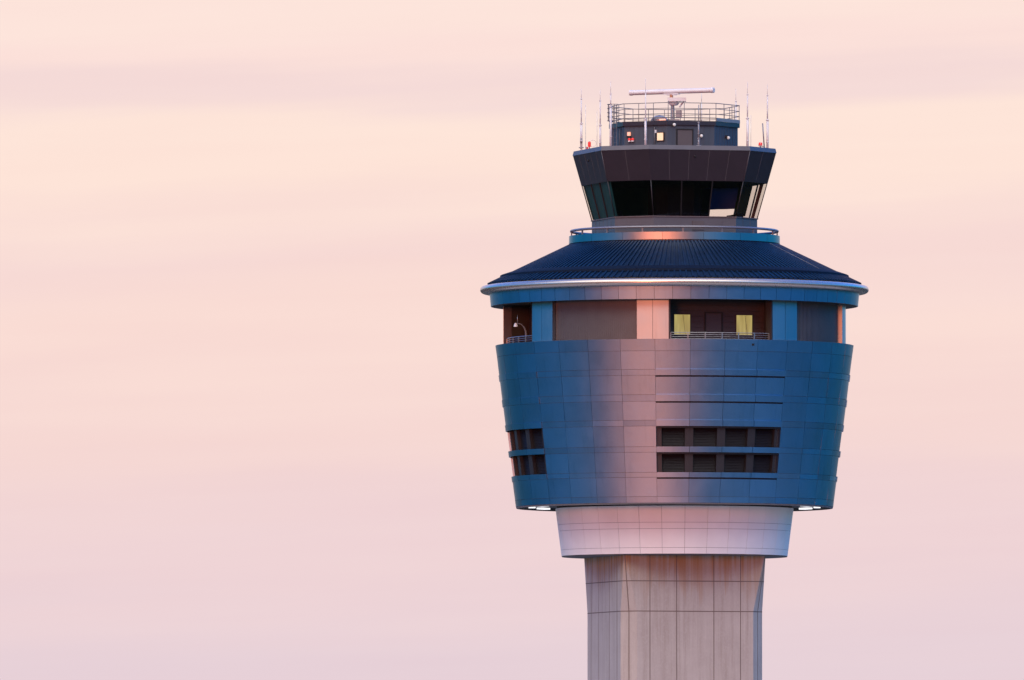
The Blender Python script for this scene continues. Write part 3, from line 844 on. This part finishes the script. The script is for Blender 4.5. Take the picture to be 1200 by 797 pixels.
# short leaning pole with bracket
x = X(895, -.2); o = thing('pole_antenna', 'short leaning grey pole antenna beside the red lamp on the right', 'antenna', (x, -.2, RZ), 'whip antennas on the tower roof')
m = MB(); m.tube([(x+.05, -.2, RZ+.25), (x-.05, -.2, Zv(144))], .036, 8); m.build('mast', M_GRAYP, o)
m = MB(); m.tube([(x+.05, -.2, RZ), (x+.05, -.2, RZ+.32)], .05, 8); m.tube([(x-.15, -.2, RZ+.36), (x+.08, -.2, RZ+.30)], .025, 6); m.build('mount', M_GRAYP, o)

# ------------------------------------------------------------------ red lamps, dome, davit
x, y = X(891.5, -.9), -.9
o = thing('obstruction_light', 'small red obstruction lamp on a thin stem at the right roof corner', 'warning light', (x, y, RZ), 'red obstruction lights on the roof')
m = MB(); m.tube([(x, y, RZ), (x, y, RZ+.30)], .03, 8); m.box((x, y, RZ+.33), (1, 0, 0), (0, 1, 0), UP, .10, .10, .03); m.build('stem', M_GRAYP, o)
m = MB(); m.tube([(x, y, RZ+.36), (x, y, RZ+.50), (x, y, RZ+.54)], [.10, .10, .06], 12); m.build('lens', M_REDLIT, o)
m = MB()
for q in range(4): a = q*math.pi/2; m.tube([(x+.11*math.cos(a), y+.11*math.sin(a), RZ+.34), (x+.11*math.cos(a), y+.11*math.sin(a), RZ+.55)], .009, 5)
m.build('guard', M_WHITE, o)
x, y = X(690.8, -.7), -.7
o = thing('obstruction_light', 'red obstruction lamp with a pale ring bracket at the left roof corner', 'warning light', (x, y, RZ), 'red obstruction lights on the roof')
m = MB(); m.tube([(x, y, RZ), (x, y, RZ+.62)], .026, 8); m.tube([(x-.18, y, RZ), (x-.18, y, RZ+.30)], .05, 8); m.build('stem', M_GRAYP, o)
m = MB(); m.tube([(x, y, RZ+.28), (x, y, RZ+.34), (x, y, RZ+.55), (x, y, RZ+.6)], [.06, .09, .09, .05], 12); m.build('lens', M_REDLIT, o)
m = MB(); m.tube([(x-.12, y-.1, RZ+.02), (x-.12, y-.1, RZ+.28)], .055, 8); m.build('lower_lens', M_RED, o)
m = MB(); m.tube([(x+.20+.20*math.cos(rad(q)), y, RZ+.50+.20*math.sin(rad(q))) for q in range(0, 360, 20)], .016, 6, True); m.build('ring', M_WHITE, o)
x, y = X(773, -2.9), -2.9
m = MB(); m.lathe([(0.0001, .22), (.22, .19), (.40, .11), (.46, 0.0)], 24); m.lathe([(.46, 0), (.50, -.02), (.50, -.12), (.30, -.13)], 24)
dm = m.build('skylight_dome', M_GRAYP); dm.location = (x, y, 46.40); tag(dm, 'low grey dome behind the railing left of the radar pedestal', 'roof dome')
# window-cleaning davit arm on the left balcony
x, y = X(616.5, -4.2), -4.2
o = thing('davit_arm', 'gooseneck davit arm with white head arching over the left balcony railing', 'davit', (x, y, 33.03))
m = MB(); pts = [(x, y, 33.03), (x, y, 33.75)]
pts += [(x-.02, y, 33.95), (x-.12, y, 34.18), (x-.26, y, 34.33), (x-.44, y, 34.40), (x-.58, y, 34.40)]
m.tube(pts, [.07, .065, .05, .04, .032, .03, .03], 8); m.build('arm', M_RAILD, o)
m = MB(); m.tube([(x-.60, y, 34.42), (x-.60, y, 34.36), (x-.60, y, 34.20)], [.05, .09, .13], 12); m.build('davit_head', M_WHITE, o)
m = MB(); m.tube([(x-.50, y, 34.38), (x-.50, y, 34.88)], .022, 6); m.build('spike', M_RAIL, o)
